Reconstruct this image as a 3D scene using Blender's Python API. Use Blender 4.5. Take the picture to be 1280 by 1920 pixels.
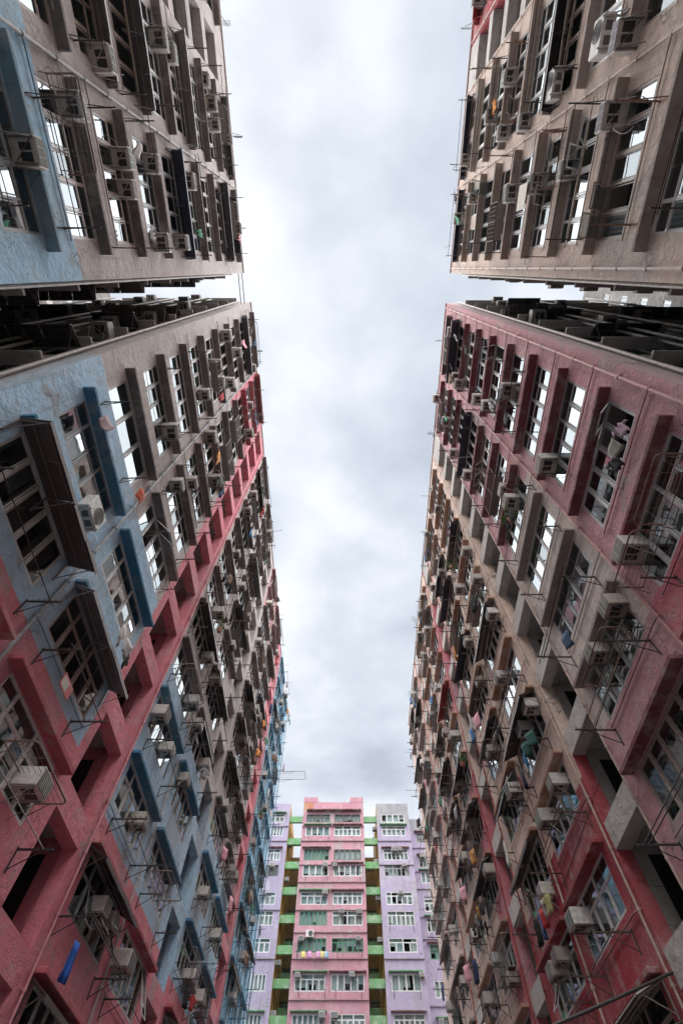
import bpy, bmesh, math, random
from mathutils import Vector, Matrix
random.seed(11)
R = math.radians
for o in list(bpy.data.objects): bpy.data.objects.remove(o)
SC = bpy.context.scene
COL = SC.collection
# ------------------------------------------------------------------ camera
TH = R(27.44); FPX = 880.0; CAMZ = 1.6
cam = bpy.data.cameras.new('camera'); camo = bpy.data.objects.new('camera', cam); COL.objects.link(camo)
cam.sensor_fit = 'VERTICAL'; cam.sensor_height = 36; cam.lens = FPX / 1920 * 36
cam.shift_x = -10 / 1920; cam.clip_start = .05; cam.clip_end = 3000
camo.location = (0, 0, CAMZ); camo.rotation_euler = (math.pi - TH, 0, 0)
SC.camera = camo
# ------------------------------------------------------------------ sky
SKY_STRENGTH = .05
W = bpy.data.worlds.new('World'); SC.world = W; W.use_nodes = True
nt = W.node_tree; nt.nodes.clear()
def nn(t, typ, **kw):
    n = t.nodes.new(typ)
    for k, v in kw.items(): setattr(n, k, v)
    return n
def lk(t, a, b): t.links.new(a, b)
out = nn(nt, 'ShaderNodeOutputWorld'); bg = nn(nt, 'ShaderNodeBackground'); bg.inputs[1].default_value = SKY_STRENGTH
sky = nn(nt, 'ShaderNodeTexSky', sky_type='NISHITA', sun_disc=False, sun_elevation=R(62), sun_rotation=R(200))
tc = nn(nt, 'ShaderNodeTexCoord')
sep = nn(nt, 'ShaderNodeSeparateXYZ'); lk(nt, tc.outputs['Generated'], sep.inputs[0])
mx = nn(nt, 'ShaderNodeMath', operation='MAXIMUM'); mx.inputs[1].default_value = .12; lk(nt, sep.outputs[2], mx.inputs[0])
dx = nn(nt, 'ShaderNodeMath', operation='DIVIDE'); lk(nt, sep.outputs[0], dx.inputs[0]); lk(nt, mx.outputs[0], dx.inputs[1])
dy = nn(nt, 'ShaderNodeMath', operation='DIVIDE'); lk(nt, sep.outputs[1], dy.inputs[0]); lk(nt, mx.outputs[0], dy.inputs[1])
cmb = nn(nt, 'ShaderNodeCombineXYZ'); lk(nt, dx.outputs[0], cmb.inputs[0]); lk(nt, dy.outputs[0], cmb.inputs[1]); cmb.inputs[2].default_value = 11.1
n1 = nn(nt, 'ShaderNodeTexNoise'); n1.inputs['Scale'].default_value = 2.1; n1.inputs['Detail'].default_value = 9; n1.inputs['Roughness'].default_value = .5; n1.inputs['Distortion'].default_value = .12
lk(nt, cmb.outputs[0], n1.inputs['Vector'])
rp = nn(nt, 'ShaderNodeValToRGB'); lk(nt, n1.outputs[0], rp.inputs[0])
e = rp.color_ramp.elements
e[0].position = .30; e[0].color = (1.75, 1.93, 2.25, 1); e[1].position = .70; e[1].color = (3.75, 3.88, 4.1, 1)
e2 = rp.color_ramp.elements.new(.47); e2.color = (2.45, 2.63, 2.93, 1)
mix = nn(nt, 'ShaderNodeMix', data_type='RGBA'); mix.inputs[0].default_value = .97
lk(nt, sky.outputs[0], mix.inputs[6]); lk(nt, rp.outputs[0], mix.inputs[7])
lk(nt, mix.outputs[2], bg.inputs[0]); lk(nt, bg.outputs[0], out.inputs[0])
sl = bpy.data.lights.new('sun', 'SUN'); sl.energy = 1.5; sl.angle = R(130); sl.color = (1, .97, .93)
so = bpy.data.objects.new('sun', sl); COL.objects.link(so); so.rotation_euler = (R(8), 0, 0); so.location = (0, -20, 80)
SC.view_settings.view_transform = 'Standard'; SC.view_settings.look = 'None'; SC.view_settings.gamma = 1
SC.view_settings.exposure = 2.65
SC.cycles.max_bounces = 8; SC.cycles.transparent_max_bounces = 12
# ------------------------------------------------------------------ materials
def newmat(name):
    m = bpy.data.materials.new(name); m.use_nodes = True; t = m.node_tree; t.nodes.clear()
    o = nn(t, 'ShaderNodeOutputMaterial'); b = nn(t, 'ShaderNodeBsdfPrincipled'); lk(t, b.outputs[0], o.inputs[0])
    return m, t, b
def noise(t, vec, scale, detail=4, rough=.55):
    n = nn(t, 'ShaderNodeTexNoise'); n.inputs['Scale'].default_value = scale; n.inputs['Detail'].default_value = detail
    n.inputs['Roughness'].default_value = rough; lk(t, vec, n.inputs['Vector']); return n.outputs[0]
def ramp(t, fac, a, b, ca=0., cb=1.):
    n = nn(t, 'ShaderNodeMapRange'); n.inputs[1].default_value = a; n.inputs[2].default_value = b
    n.inputs[3].default_value = ca; n.inputs[4].default_value = cb; lk(t, fac, n.inputs[0]); return n.outputs[0]
def mixc(t, f, a, b, blend='MIX'):
    n = nn(t, 'ShaderNodeMix', data_type='RGBA', blend_type=blend)
    if isinstance(f, float): n.inputs[0].default_value = f
    else: lk(t, f, n.inputs[0])
    for s, v in ((6, a), (7, b)):
        if isinstance(v, tuple): n.inputs[s].default_value = (*v, 1)
        else: lk(t, v, n.inputs[s])
    return n.outputs[2]
def mul(t, a, b):
    n = nn(t, 'ShaderNodeMath', operation='MULTIPLY'); lk(t, a, n.inputs[0])
    if isinstance(b, float): n.inputs[1].default_value = b
    else: lk(t, b, n.inputs[1])
    return n.outputs[0]
def stucco(name, src, peel=.60, bump=.75, wear=1.):
    m, t, b = newmat(name)
    g = nn(t, 'ShaderNodeNewGeometry'); pos = g.outputs['Position']
    if src == 'attr': c = nn(t, 'ShaderNodeAttribute', attribute_name='paint').outputs['Color']
    else: c = nn(t, 'ShaderNodeObjectInfo').outputs['Color']
    mp = nn(t, 'ShaderNodeMapping'); mp.inputs['Scale'].default_value = (2.6, 2.6, .16); lk(t, pos, mp.inputs['Vector'])
    big = noise(t, pos, .45, 5); c = mixc(t, ramp(t, big, .38, .72, .0, .22), c, (.40, .38, .37))
    st = noise(t, mp.outputs[0], 1.6, 6, .6); c = mixc(t, ramp(t, st, .55, .76, 0, .45*(.35+.65*wear)), c, (.10, .088, .082))
    med = noise(t, pos, 3.2, 8, .65); c = mixc(t, ramp(t, med, .50, .76, 0, .42*wear), c, (.11, .10, .095))
    pl = noise(t, pos, .9, 10, .62); c = mixc(t, ramp(t, pl, peel, peel + .025, 0, .75*wear), c, (.36, .335, .315))
    fin = noise(t, pos, 38, 3); c = mixc(t, ramp(t, fin, .3, .7, 0, .16), c, (.9, .88, .86), 'MULTIPLY')
    vo = nn(t, 'ShaderNodeTexVoronoi', feature='DISTANCE_TO_EDGE'); vo.inputs['Scale'].default_value = .42
    wv = nn(t, 'ShaderNodeVectorMath', operation='MULTIPLY_ADD'); nc_ = nn(t, 'ShaderNodeTexNoise'); nc_.inputs['Scale'].default_value = 1.7; nc_.inputs['Detail'].default_value = 7; lk(t, pos, nc_.inputs['Vector'])
    lk(t, nc_.outputs['Color'], wv.inputs[0]); wv.inputs[1].default_value = (1.3, 1.3, 1.3); lk(t, pos, wv.inputs[2]); lk(t, wv.outputs[0], vo.inputs['Vector'])
    ck = mul(t, ramp(t, vo.outputs['Distance'], .0, .012, .75, 0), ramp(t, big, .5, .58)); c = mixc(t, ck, c, (.06, .052, .05))
    lt = noise(t, pos, 1.6, 9, .68); c = mixc(t, ramp(t, lt, .50, .68, 0, .36*wear), c, (.70, .67, .65))
    sp = noise(t, pos, 11, 2, .5); c = mixc(t, ramp(t, sp, .70, .74, 0, .55), c, (.05, .045, .04))
    lk(t, c, b.inputs['Base Color']); b.inputs['Roughness'].default_value = .82
    b.inputs['Specular IOR Level'].default_value = .25
    bm = nn(t, 'ShaderNodeBump'); bm.inputs['Strength'].default_value = bump; bm.inputs['Distance'].default_value = .14
    h = nn(t, 'ShaderNodeMath', operation='ADD'); lk(t, mul(t, noise(t, pos, 3.4, 8, .66), 1.0), h.inputs[0]); lk(t, mul(t, noise(t, pos, 40, 3), .18), h.inputs[1])
    lk(t, h.outputs[0], bm.inputs['Height']); lk(t, bm.outputs[0], b.inputs['Normal'])
    return m
def objmat(name, rough=.5, metal=0., grime=.4, rust=0.):
    m, t, b = newmat(name)
    g = nn(t, 'ShaderNodeNewGeometry'); pos = g.outputs['Position']
    c = nn(t, 'ShaderNodeObjectInfo').outputs['Color']
    c = mixc(t, ramp(t, noise(t, pos, 6, 8, .65), .4, .75, 0, grime), c, (.07, .06, .05))
    if rust: c = mixc(t, ramp(t, noise(t, pos, 9, 6, .7), .55, .68, 0, rust), c, (.17, .07, .03))
    lk(t, c, b.inputs['Base Color']); b.inputs['Roughness'].default_value = rough; b.inputs['Metallic'].default_value = metal
    return m
def plain(name, c, rough=.6, metal=0.):
    m, t, b = newmat(name)
    g = nn(t, 'ShaderNodeNewGeometry')
    cc = mixc(t, ramp(t, noise(t, g.outputs['Position'], 7, 6, .6), .4, .75, 0, .35), c, tuple(x * .35 for x in c))
    lk(t, cc, b.inputs['Base Color']); b.inputs['Roughness'].default_value = rough; b.inputs['Metallic'].default_value = metal
    return m
M = {}
M['wall'] = stucco('painted_stucco', 'attr', .61, .75, .75)
M['wall_far'] = stucco('smooth_painted_stucco', 'attr', .62, .4, .6)
M['trim'] = stucco('painted_trim', 'obj', .70, .35)
M['metal'] = objmat('painted_metal', .5, 0, .5, .3)
M['plastic'] = objmat('weathered_casing', .5, 0, .45, .12)
M['rusty'] = objmat('dark_iron', .6, .2, .4, .75)
M['frame'] = objmat('window_frame', .4, 0, .35, 0)
M['dark'] = plain('dark_void', (.02, .02, .022), .4)
M['louvre'] = plain('louvre', (.10, .105, .11), .5)
M['cloth'] = objmat('cloth', .9, 0, .1, 0)
M['leaf'] = objmat('leaf', .6, 0, .2, 0)
m, t, b = newmat('ground_concrete')
g = nn(t, 'ShaderNodeNewGeometry')
c = mixc(t, ramp(t, noise(t, g.outputs['Position'], .5, 8), .35, .7), (.13, .125, .12), (.08, .078, .075)); lk(t, c, b.inputs['Base Color']); b.inputs['Roughness'].default_value = .85
M['ground'] = m
# curtains and rooms behind glass
m, t, b = newmat('room_and_curtain')
lk(t, nn(t, 'ShaderNodeAttribute', attribute_name='paint').outputs['Color'], b.inputs['Base Color']); b.inputs['Roughness'].default_value = .9
M['curtain'] = m
# window glass
m = bpy.data.materials.new('window_glass'); m.use_nodes = True; t = m.node_tree; t.nodes.clear()
o = nn(t, 'ShaderNodeOutputMaterial'); ms = nn(t, 'ShaderNodeMixShader'); tr = nn(t, 'ShaderNodeBsdfTransparent'); gl = nn(t, 'ShaderNodeBsdfGlossy')
tr.inputs[0].default_value = (.62, .70, .70, 1); gl.inputs['Roughness'].default_value = .025; gl.inputs[0].default_value = (.29, .325, .35, 1)
fr = nn(t, 'ShaderNodeFresnel'); fr.inputs[0].default_value = 1.36
ad = nn(t, 'ShaderNodeMath', operation='MULTIPLY_ADD', use_clamp=True); lk(t, fr.outputs[0], ad.inputs[0]); ad.inputs[1].default_value = 1.0; ad.inputs[2].default_value = .0
g = nn(t, 'ShaderNodeNewGeometry'); bp = nn(t, 'ShaderNodeBump'); bp.inputs['Strength'].default_value = .05; bp.inputs['Distance'].default_value = .02
lk(t, noise(t, g.outputs['Position'], 2.2, 1), bp.inputs['Height']); lk(t, bp.outputs[0], gl.inputs['Normal'])
oi = nn(t, 'ShaderNodeObjectInfo'); vr = nn(t, 'ShaderNodeMapRange'); vr.inputs[3].default_value = .45; vr.inputs[4].default_value = 1.0; lk(t, oi.outputs['Random'], vr.inputs[0])
m2 = nn(t, 'ShaderNodeMath', operation='MULTIPLY'); lk(t, ad.outputs[0], m2.inputs[0]); lk(t, vr.outputs[0], m2.inputs[1]); lk(t, m2.outputs[0], ms.inputs[0]); lk(t, tr.outputs[0], ms.inputs[1]); lk(t, gl.outputs[0], ms.inputs[2]); lk(t, ms.outputs[0], o.inputs[0])
M['glass'] = m
# ------------------------------------------------------------------ mesh helpers
class MB:
    def __init__(s): s.v = []; s.f = []; s.c = []; s.m = []
    def quad(s, a, b, c, d, col=None, mi=0):
        i = len(s.v); s.v += [tuple(a), tuple(b), tuple(c), tuple(d)]; s.f.append((i, i+1, i+2, i+3)); s.c.append(col); s.m.append(mi)
    def box(s, x0, x1, y0, y1, z0, z1, col=None, mi=0, skip=''):
        p = [(x0,y0,z0),(x1,y0,z0),(x1,y1,z0),(x0,y1,z0),(x0,y0,z1),(x1,y0,z1),(x1,y1,z1),(x0,y1,z1)]
        i = len(s.v); s.v += p
        for f in ((3,2,1,0),(4,5,6,7),(0,1,5,4),(1,2,6,5),(2,3,7,6),(3,0,4,7)):
            s.f.append(tuple(i+k for k in f)); s.c.append(col); s.m.append(mi)
    def bar(s, a, b, r, n=6, mi=0):
        a = Vector(a); b = Vector(b); d = (b-a)
        if d.length < 1e-6: return
        d.normalize(); up = Vector((0,0,1)) if abs(d.z) < .9 else Vector((1,0,0))
        x = d.cross(up).normalized(); y = d.cross(x); i = len(s.v)
        for e in (a, b):
            for k in range(n):
                th = 2*math.pi*k/n; s.v.append(tuple(e + (x*math.cos(th) + y*math.sin(th))*r))
        for k in range(n):
            s.f.append((i+k, i+(k+1)%n, i+n+(k+1)%n, i+n+k)); s.c.append(None); s.m.append(mi)
        s.f.append(tuple(i+k for k in range(n))[::-1]); s.c.append(None); s.m.append(mi)
        s.f.append(tuple(i+n+k for k in range(n))); s.c.append(None); s.m.append(mi)
    def path(s, pts, r, n=6, mi=0):
        for a, b in zip(pts, pts[1:]): s.bar(a, b, r, n, mi)
    def mesh(s, name, mats, bevel=0):
        me = bpy.data.meshes.new(name); me.from_pydata(s.v, [], s.f)
        for q in (mats if isinstance(mats, (list, tuple)) else [mats]): me.materials.append(M[q])
        if any(s.m): me.polygons.foreach_set('material_index', s.m)
        if any(c is not None for c in s.c):
            at = me.color_attributes.new('paint', 'FLOAT_COLOR', 'CORNER'); data = []
            for f, c in zip(s.f, s.c):
                for _ in f: data += [*(c or (.3,.3,.3)), 1]
            at.data.foreach_set('color', data)
        if bevel:
            b = bmesh.new(); b.from_mesh(me); bmesh.ops.remove_doubles(b, verts=b.verts, dist=1e-5)
            bmesh.ops.bevel(b, geom=b.edges[:], offset=bevel, segments=1, affect='EDGES'); b.to_mesh(me); b.free()
        me.validate(); me.update(); return me
def obj(name, me, parent=None, loc=(0,0,0), rz=0, color=None, rx=0):
    o = bpy.data.objects.new(name, me); COL.objects.link(o); o.parent = parent; o.location = loc; o.rotation_euler = (rx, 0, rz)
    if color: o.color = (*color, 1)
    return o
def tag(o, label, cat, group=None):
    o['label'] = label; o['category'] = cat
    if group: o['group'] = group
    return o
def vary(c, k=.1):
    s = 1 + random.uniform(-k, k); return tuple(min(.95, max(.004, x*s*(1+random.uniform(-k*.25, k*.25)))) for x in c)
ORD = ['top','second','third','fourth','fifth','sixth','seventh','eighth','ninth','tenth','eleventh','twelfth','thirteenth','fourteenth','fifteenth']
ORC = ['first'] + ORD[1:]
# ------------------------------------------------------------------ the courtyard's measures
C = 7.24; S = 2.77; ROOF = 38.75
def Zh(n): return 10.3 + S*n
K = math.sin(TH)*math.cos(TH)/FPX
def px(x, y, w=0.):            # photograph pixel -> (Y, Z) on a side wall (or on a plane w in front of it)
    d = abs(x-650); mm = (y-503)/d; c = C-w
    return mm*c*math.cos(TH), (1/d-K*mm)*FPX*c/math.cos(TH)
class Face:                    # a vertical face: u runs along it, v up from eye level, w out of it
    def __init__(s, axis, plane, sgn):
        s.axis, s.plane, s.sgn = axis, plane, sgn
        s.rz = {('X',1): -math.pi/2, ('X',-1): math.pi/2, ('Y',1): 0, ('Y',-1): math.pi}[(axis, sgn)]
    def P(s, u, v, w=0.):
        if s.axis == 'X': return Vector((s.plane + s.sgn*w, u, v+CAMZ))
        return Vector((u, s.plane + s.sgn*w, v+CAMZ))
    def xs(s):                 # sign of the local x axis against u
        return {('X',1): -1, ('X',-1): 1, ('Y',1): 1, ('Y',-1): -1}[(s.axis, s.sgn)]
def wall_with_openings(F, base, u0, u1, v0, v1, ops, colf, us=(), vs=(), depth=.14):
    """ops: (u0,u1,v0,v1[,depth]); every opening gets its reveals; no back"""
    mb = MB(); base = Vector(base)
    U = sorted(set([round(x,4) for o in ops for x in o[:2]] + [u0, u1] + [x for x in us if u0 < x < u1]))
    V = sorted(set([round(x,4) for o in ops for x in o[2:4]] + [v0, v1] + [x for x in vs if v0 < x < v1]))
    hole = set(); import bisect
    for o in ops:
        a, b = bisect.bisect_left(U, round(o[0],4)), bisect.bisect_left(U, round(o[1],4))
        c, d = bisect.bisect_left(V, round(o[2],4)), bisect.bisect_left(V, round(o[3],4))
        for i in range(a, b):
            for j in range(c, d): hole.add((i, j))
    flip = F.xs() > 0
    def q(pts, col):
        p = [F.P(*x) - base for x in pts]
        if not flip: p = p[::-1]
        mb.quad(*p, col=col)
    for i in range(len(U)-1):
        for j in range(len(V)-1):
            if (i, j) in hole: continue
            a, b, c, d = U[i], U[i+1], V[j], V[j+1]
            q([(a,c,0),(b,c,0),(b,d,0),(a,d,0)], colf((a+b)/2, (c+d)/2))
    for o in ops:
        a, b, c, d = o[:4]; dp = o[4] if len(o) > 4 else depth; cc = colf((a+b)/2, d+.05); cs = colf(a-.03, (c+d)/2); ce = colf(b+.03, (c+d)/2)
        q([(a,c,0),(a,c,-dp),(b,c,-dp),(b,c,0)][::-1], colf((a+b)/2, c-.05)); q([(a,d,0),(b,d,0),(b,d,-dp),(a,d,-dp)][::-1], cc)
        q([(a,c,0),(a,d,0),(a,d,-dp),(a,c,-dp)][::-1], cs); q([(b,c,0),(b,c,-dp),(b,d,-dp),(b,d,0)][::-1], ce)
    return mb
# ------------------------------------------------------------------ shared meshes
cache = {}
def frame_mesh(w, h, nc, tr, k=.056):
    key = ('fr', round(w,2), round(h,2), nc, tr)
    if key in cache: return cache[key]
    mb = MB(); d0, d1 = -.03, .03; zt = h/2 - tr*h
    mb.box(-w/2, w/2, d0, d1, h/2-k, h/2); mb.box(-w/2, w/2, d0, d1, -h/2, -h/2+k)
    for x in (-w/2, w/2-k): mb.box(x, x+k, d0, d1, -h/2+k, h/2-k)
    if tr: mb.box(-w/2+k, w/2-k, d0, d1-.004, zt-k*.5, zt+k*.5)
    for i in range(1, nc):
        x = -w/2 + w*i/nc
        kk = k*.5 if i % 2 else k*.75
        if tr:
            mb.box(x-kk, x+kk, d0, d1+.006, -h/2+k, zt-k*.5); 
            if i % 2 == 0 or nc < 4: mb.box(x-kk, x+kk, d0, d1+.006, zt+k*.5, h/2-k)
        else: mb.box(x-kk, x+kk, d0, d1+.006, -h/2+k, h/2-k)
    # sash rails round each lower light
    z0, z1 = -h/2+k, (zt-k*.5 if tr else h/2-k)
    for i in range(nc):
        a, b2 = -w/2+w*i/nc+k, -w/2+w*(i+1)/nc-k; r = .028
        mb.box(a, b2, -.018, .016, z0, z0+r); mb.box(a, b2, -.018, .016, z1-r, z1)
        mb.box(a, a+r, -.018, .016, z0+r, z1-r); mb.box(b2-r, b2, -.018, .016, z0+r, z1-r)
    cache[key] = mb.mesh('window_frame', 'frame'); return cache[key]
def pane_mesh(w, h):
    key = ('pn', round(w,2), round(h,2))
    if key not in cache:
        mb = MB(); mb.quad((-w/2,0,-h/2),(w/2,0,-h/2),(w/2,0,h/2),(-w/2,0,h/2)); cache[key] = mb.mesh('pane', 'glass')
    return cache[key]
def glazing_mesh(w, h, nc, tr, var):
    key = ('gz', round(w,2), round(h,2), nc, tr, var)
    if key in cache: return cache[key]
    rr = random.Random(str(key)); mb = MB(); zt = h/2 - tr*h
    for i in range(nc):
        for a, b2 in (((-h/2, zt), (zt, h/2)) if tr else ((-h/2, h/2),)):
            x0, x1 = -w/2+w*i/nc, -w/2+w*(i+1)/nc; t1, t2 = rr.uniform(-.008,.008), rr.uniform(-.008,.008)
            mb.quad((x0,t1,a),(x1,-t1,a),(x1,-t1+t2,b2),(x0,t1+t2,b2))
    cache[key] = mb.mesh('glazing', 'glass'); return cache[key]
CURT = [(.62,.60,.56),(.50,.47,.42),(.40,.45,.46),(.30,.26,.24),(.66,.64,.62),(.28,.38,.42),(.45,.32,.33)]
def curtain_mesh(w, h, var):
    key = ('cu', round(w,2), round(h,2), var)
    if key in cache: return cache[key]
    rr = random.Random(str(key)); mb = MB()
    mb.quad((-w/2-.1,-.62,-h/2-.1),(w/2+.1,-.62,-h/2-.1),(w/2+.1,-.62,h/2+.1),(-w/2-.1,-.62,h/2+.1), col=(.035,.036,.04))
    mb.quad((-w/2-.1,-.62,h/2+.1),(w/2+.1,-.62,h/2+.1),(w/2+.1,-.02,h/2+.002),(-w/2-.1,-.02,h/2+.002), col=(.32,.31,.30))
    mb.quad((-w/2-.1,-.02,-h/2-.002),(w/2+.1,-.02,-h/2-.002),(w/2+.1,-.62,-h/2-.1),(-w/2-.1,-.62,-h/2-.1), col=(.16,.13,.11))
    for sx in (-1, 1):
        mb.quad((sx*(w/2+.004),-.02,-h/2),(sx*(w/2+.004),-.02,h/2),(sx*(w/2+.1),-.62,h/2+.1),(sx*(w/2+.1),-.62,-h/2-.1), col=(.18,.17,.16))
    x = -w/2
    while x < w/2-.05:
        sw = min(rr.uniform(.35, .95), w/2-x)
        if rr.random() < (.6 if var < 20 else .93):
            c = CURT[rr.randrange(len(CURT))] if var < 20 else rr.choice([(.8,.79,.77),(.74,.75,.76),(.68,.66,.62),(.6,.66,.68)]); n = max(3, int(sw/.06)); zb = -h/2 + (0 if rr.random() < .7 else rr.uniform(.1,.5)*h); yb = -.16-rr.random()*.06
            for i in range(n):
                a, b2 = x+sw*i/n, x+sw*(i+1)/n; ya, yc = yb+(.022 if i%2 else -.022), yb+(-.022 if i%2 else .022)
                mb.quad((a,ya,zb),(b2,yc,zb),(b2,yc,h/2),(a,ya,h/2), col=c)
        elif rr.random() < .4:
            c = rr.choice([(.5,.45,.4),(.25,.33,.4),(.35,.2,.15)]); zz = -h/2; mb.box(x+.05, x+sw-.05, -.4, -.25, zz, zz+rr.uniform(.2,.6), col=c)
        x += sw
    cache[key] = mb.mesh('curtain', 'curtain'); return cache[key]
FRAMES = [(.62,.62,.62),(.5,.5,.5),(.36,.36,.37),(.68,.67,.65),(.40,.33,.30),(.30,.31,.33)]
def make_window(F, base, parent, u, v, w, h, nc, tr, near, fcol=None, var=None, opened=(), wd=-.045):
    fcol = fcol or random.choice(FRAMES); var = random.randrange(9) if var is None else var
    win = obj('window', frame_mesh(w, h, nc, tr), parent, F.P(u, v, wd)-Vector(base), F.rz, vary(fcol, .1))
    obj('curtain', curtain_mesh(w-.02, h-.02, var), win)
    if near:
        k = .045; zt = h/2 - tr*h
        for i in range(nc):
            x = -w/2 + w*(i+.5)/nc; pw = w/nc-.06
            rows = [(-h/2, zt, 0)] + ([(zt, h/2, 1)] if tr else [])
            for a, b2, top in rows:
                ph = b2-a-.05
                if (i, top) in opened:
                    ang = opened[(i, top)]
                    sf = MB(); r = .035
                    sf.box(-pw/2, pw/2, -.015, .015, -r, 0); sf.box(-pw/2, pw/2, -.015, .015, -ph, -ph+r)
                    sf.box(-pw/2, -pw/2+r, -.015, .015, -ph+r, -r); sf.box(pw/2-r, pw/2, -.015, .015, -ph+r, -r)
                    s = obj('open_sash', sf.mesh('open_sash', 'frame'), win, (x, .04, b2-.03), 0, fcol, rx=R(ang))
                    obj('pane', pane_mesh(pw-.04, ph-.04), s, (0, 0, -ph/2)); s['label'] = 'pane tilted outward on its top hinge'
                else:
                    p = obj('pane', pane_mesh(pw, ph), win, (x, 0, (a+b2)/2)); p.rotation_euler = (random.uniform(-.012,.012), 0, random.uniform(-.012,.012))
    else:
        g = obj('glazing', glazing_mesh(w-.04, h-.04, nc, tr, random.randrange(4)), win)
    return win
def hood_mesh(w, p=.31, t=.12):
    key = ('hd', round(w,2), p)
    if key not in cache:
        mb = MB(); mb.box(-w/2, w/2, -.02, p, 0, t); cache[key] = mb.mesh('window_hood', 'trim', .012)
    return cache[key]
# ---- air conditioner, three casings
def ac_meshes(v):
    key = ('ac', v)
    if key in cache: return cache[key]
    w, d, h = [(.29,.50,.195),(.27,.46,.185),(.32,.55,.21)][v]
    c = MB(); c.box(-w, w, -.12, d, -h, h); cm = c.mesh('case', 'plastic', .014)
    u = MB()                                   # openings in the base plate
    for a, b2 in ((-w*.72, -w*.1), (w*.02, w*.5)): u.box(a, b2, d*.30, d*.82, -h-.004, -h+.01)
    um = u.mesh('base_opening', 'dark')
    g = MB(); y = d
    g.box(-w+.03, w-.03, y-.02, y+.004, -h+.03, h-.03, mi=0)
    for i in range(8):
        z = -h+.05+(2*h-.1)*i/7; g.box(-w+.03, w-.03, y+.004, y+.014, z-.008, z+.008, mi=1)
    for x in (-w*.33, w*.33): g.box(x-.007, x+.007, y+.014, y+.02, -h+.03, h-.03, mi=1)
    gm = g.mesh('grille', ['louvre', 'plastic'])
    k = MB()
    for x in (-w+.05, w-.05): k.box(x-.016, x+.016, -.02, d*.95, -h-.03, -h-.004)
    k.bar((-w+.05, .02, -h-.02), (w-.05, d*.9, -h-.03), .014, 4);
    for x in (-w+.05, w-.05): k.bar((x, .0, -h-.42), (x, d*.86, -h-.03), .013, 4)
    km = k.mesh('bracket', 'metal')
    cache[key] = (cm, um, gm, km); return cache[key]
AC_N = [0]
ACC = [(.60,.57,.53),(.50,.46,.42),(.66,.64,.60),(.42,.38,.34),(.55,.53,.51)]
def make_ac(loc, rz, label, group, bcol=None, col=None):
    e = bpy.data.objects.new('air_conditioner', None); COL.objects.link(e); e.location = loc; e.rotation_euler = (0, 0, rz)
    v = random.randrange(3); cm, um, gm, km = ac_meshes(v); col = col or vary(random.choice(ACC), .12)
    cs = obj('case', cm, e, color=col); obj('base_opening', um, cs); obj('grille', gm, e, color=vary((.42,.41,.40), .3))
    obj('bracket', km, e, color=bcol or random.choice([(.45,.43,.4),(.12,.11,.11),(.3,.28,.26)]))
    if random.random() < .55:
        key = ('hose', random.randrange(5))
        if key not in cache:
            hr = random.Random(str(key)); sx = hr.choice([-1,1]); t = MB(); pts = []
            L = hr.uniform(.5,1.1)
            for i in range(11):
                q = i/10; pts.append((sx*(.22+.25*math.sin(q*2.6)), .32-.34*q, -.2-L*math.sin(q*1.5)))
            t.path(pts, .011, 5); cache[key] = t.mesh('hose', 'plastic')
        obj('hose', cache[key], e, color=random.choice([(.7,.68,.64),(.5,.45,.38),(.12,.12,.12)]))
    e.rotation_euler[0] = random.uniform(-.05, .05); e.rotation_euler[1] = random.uniform(-.05, .05)
    tag(e, label, 'air conditioner', group); AC_N[0] += 1; return e
def make_outdoor(loc, rz, label, col=(.66,.65,.62)):
    e = bpy.data.objects.new('outdoor_unit', None); COL.objects.link(e); e.location = loc; e.rotation_euler = (0, 0, rz)
    c = MB(); c.box(-.42, .42, .1, .44, -.3, .3); cs = obj('case', c.mesh('case', 'plastic', .02), e, color=col)
    for a in (-.25, .05):
        q = MB(); q.box(a, a+.2, .18, .36, -.304, -.29); obj('base_opening', q.mesh('base_opening', 'louvre'), cs)
    g = MB(); n = 28; 
    for r in (.24, .2, .16, .12, .08, .04):
        pts = [(-.1+r*math.cos(2*math.pi*i/n), .452, r*math.sin(2*math.pi*i/n)) for i in range(n+1)]
        g.path(pts, .009 if r == .24 else .005, 4)
    for i in range(12):
        a = 2*math.pi*i/12; g.bar((-.1+.03*math.cos(a), .452, .03*math.sin(a)), (-.1+.24*math.cos(a), .452, .24*math.sin(a)), .004, 4)
    obj('fan_guard', g.mesh('fan_guard', 'metal'), e, color=(.3,.3,.3))
    f = MB(); n = 20
    i0 = len(f.v); f.v += [(-.1+.235*math.cos(2*math.pi*i/n), .4425, .235*math.sin(2*math.pi*i/n)) for i in range(n)]; f.f.append(tuple(range(n))[::-1]); f.c.append(None); f.m.append(0)
    obj('fan_opening', f.mesh('fan_opening', 'dark'), e)
    k = MB()
    for x in (-.32, .32):
        k.box(x-.02, x+.02, -.02, .5, -.345, -.305); k.bar((x, 0, -.75), (x, .46, -.33), .016, 4); k.box(x-.02, x+.02, 0, .03, -.8, -.345)
    obj('bracket', k.mesh('bracket', 'metal'), e, color=(.4,.38,.36))
    return tag(e, label, 'air conditioner')
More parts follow.
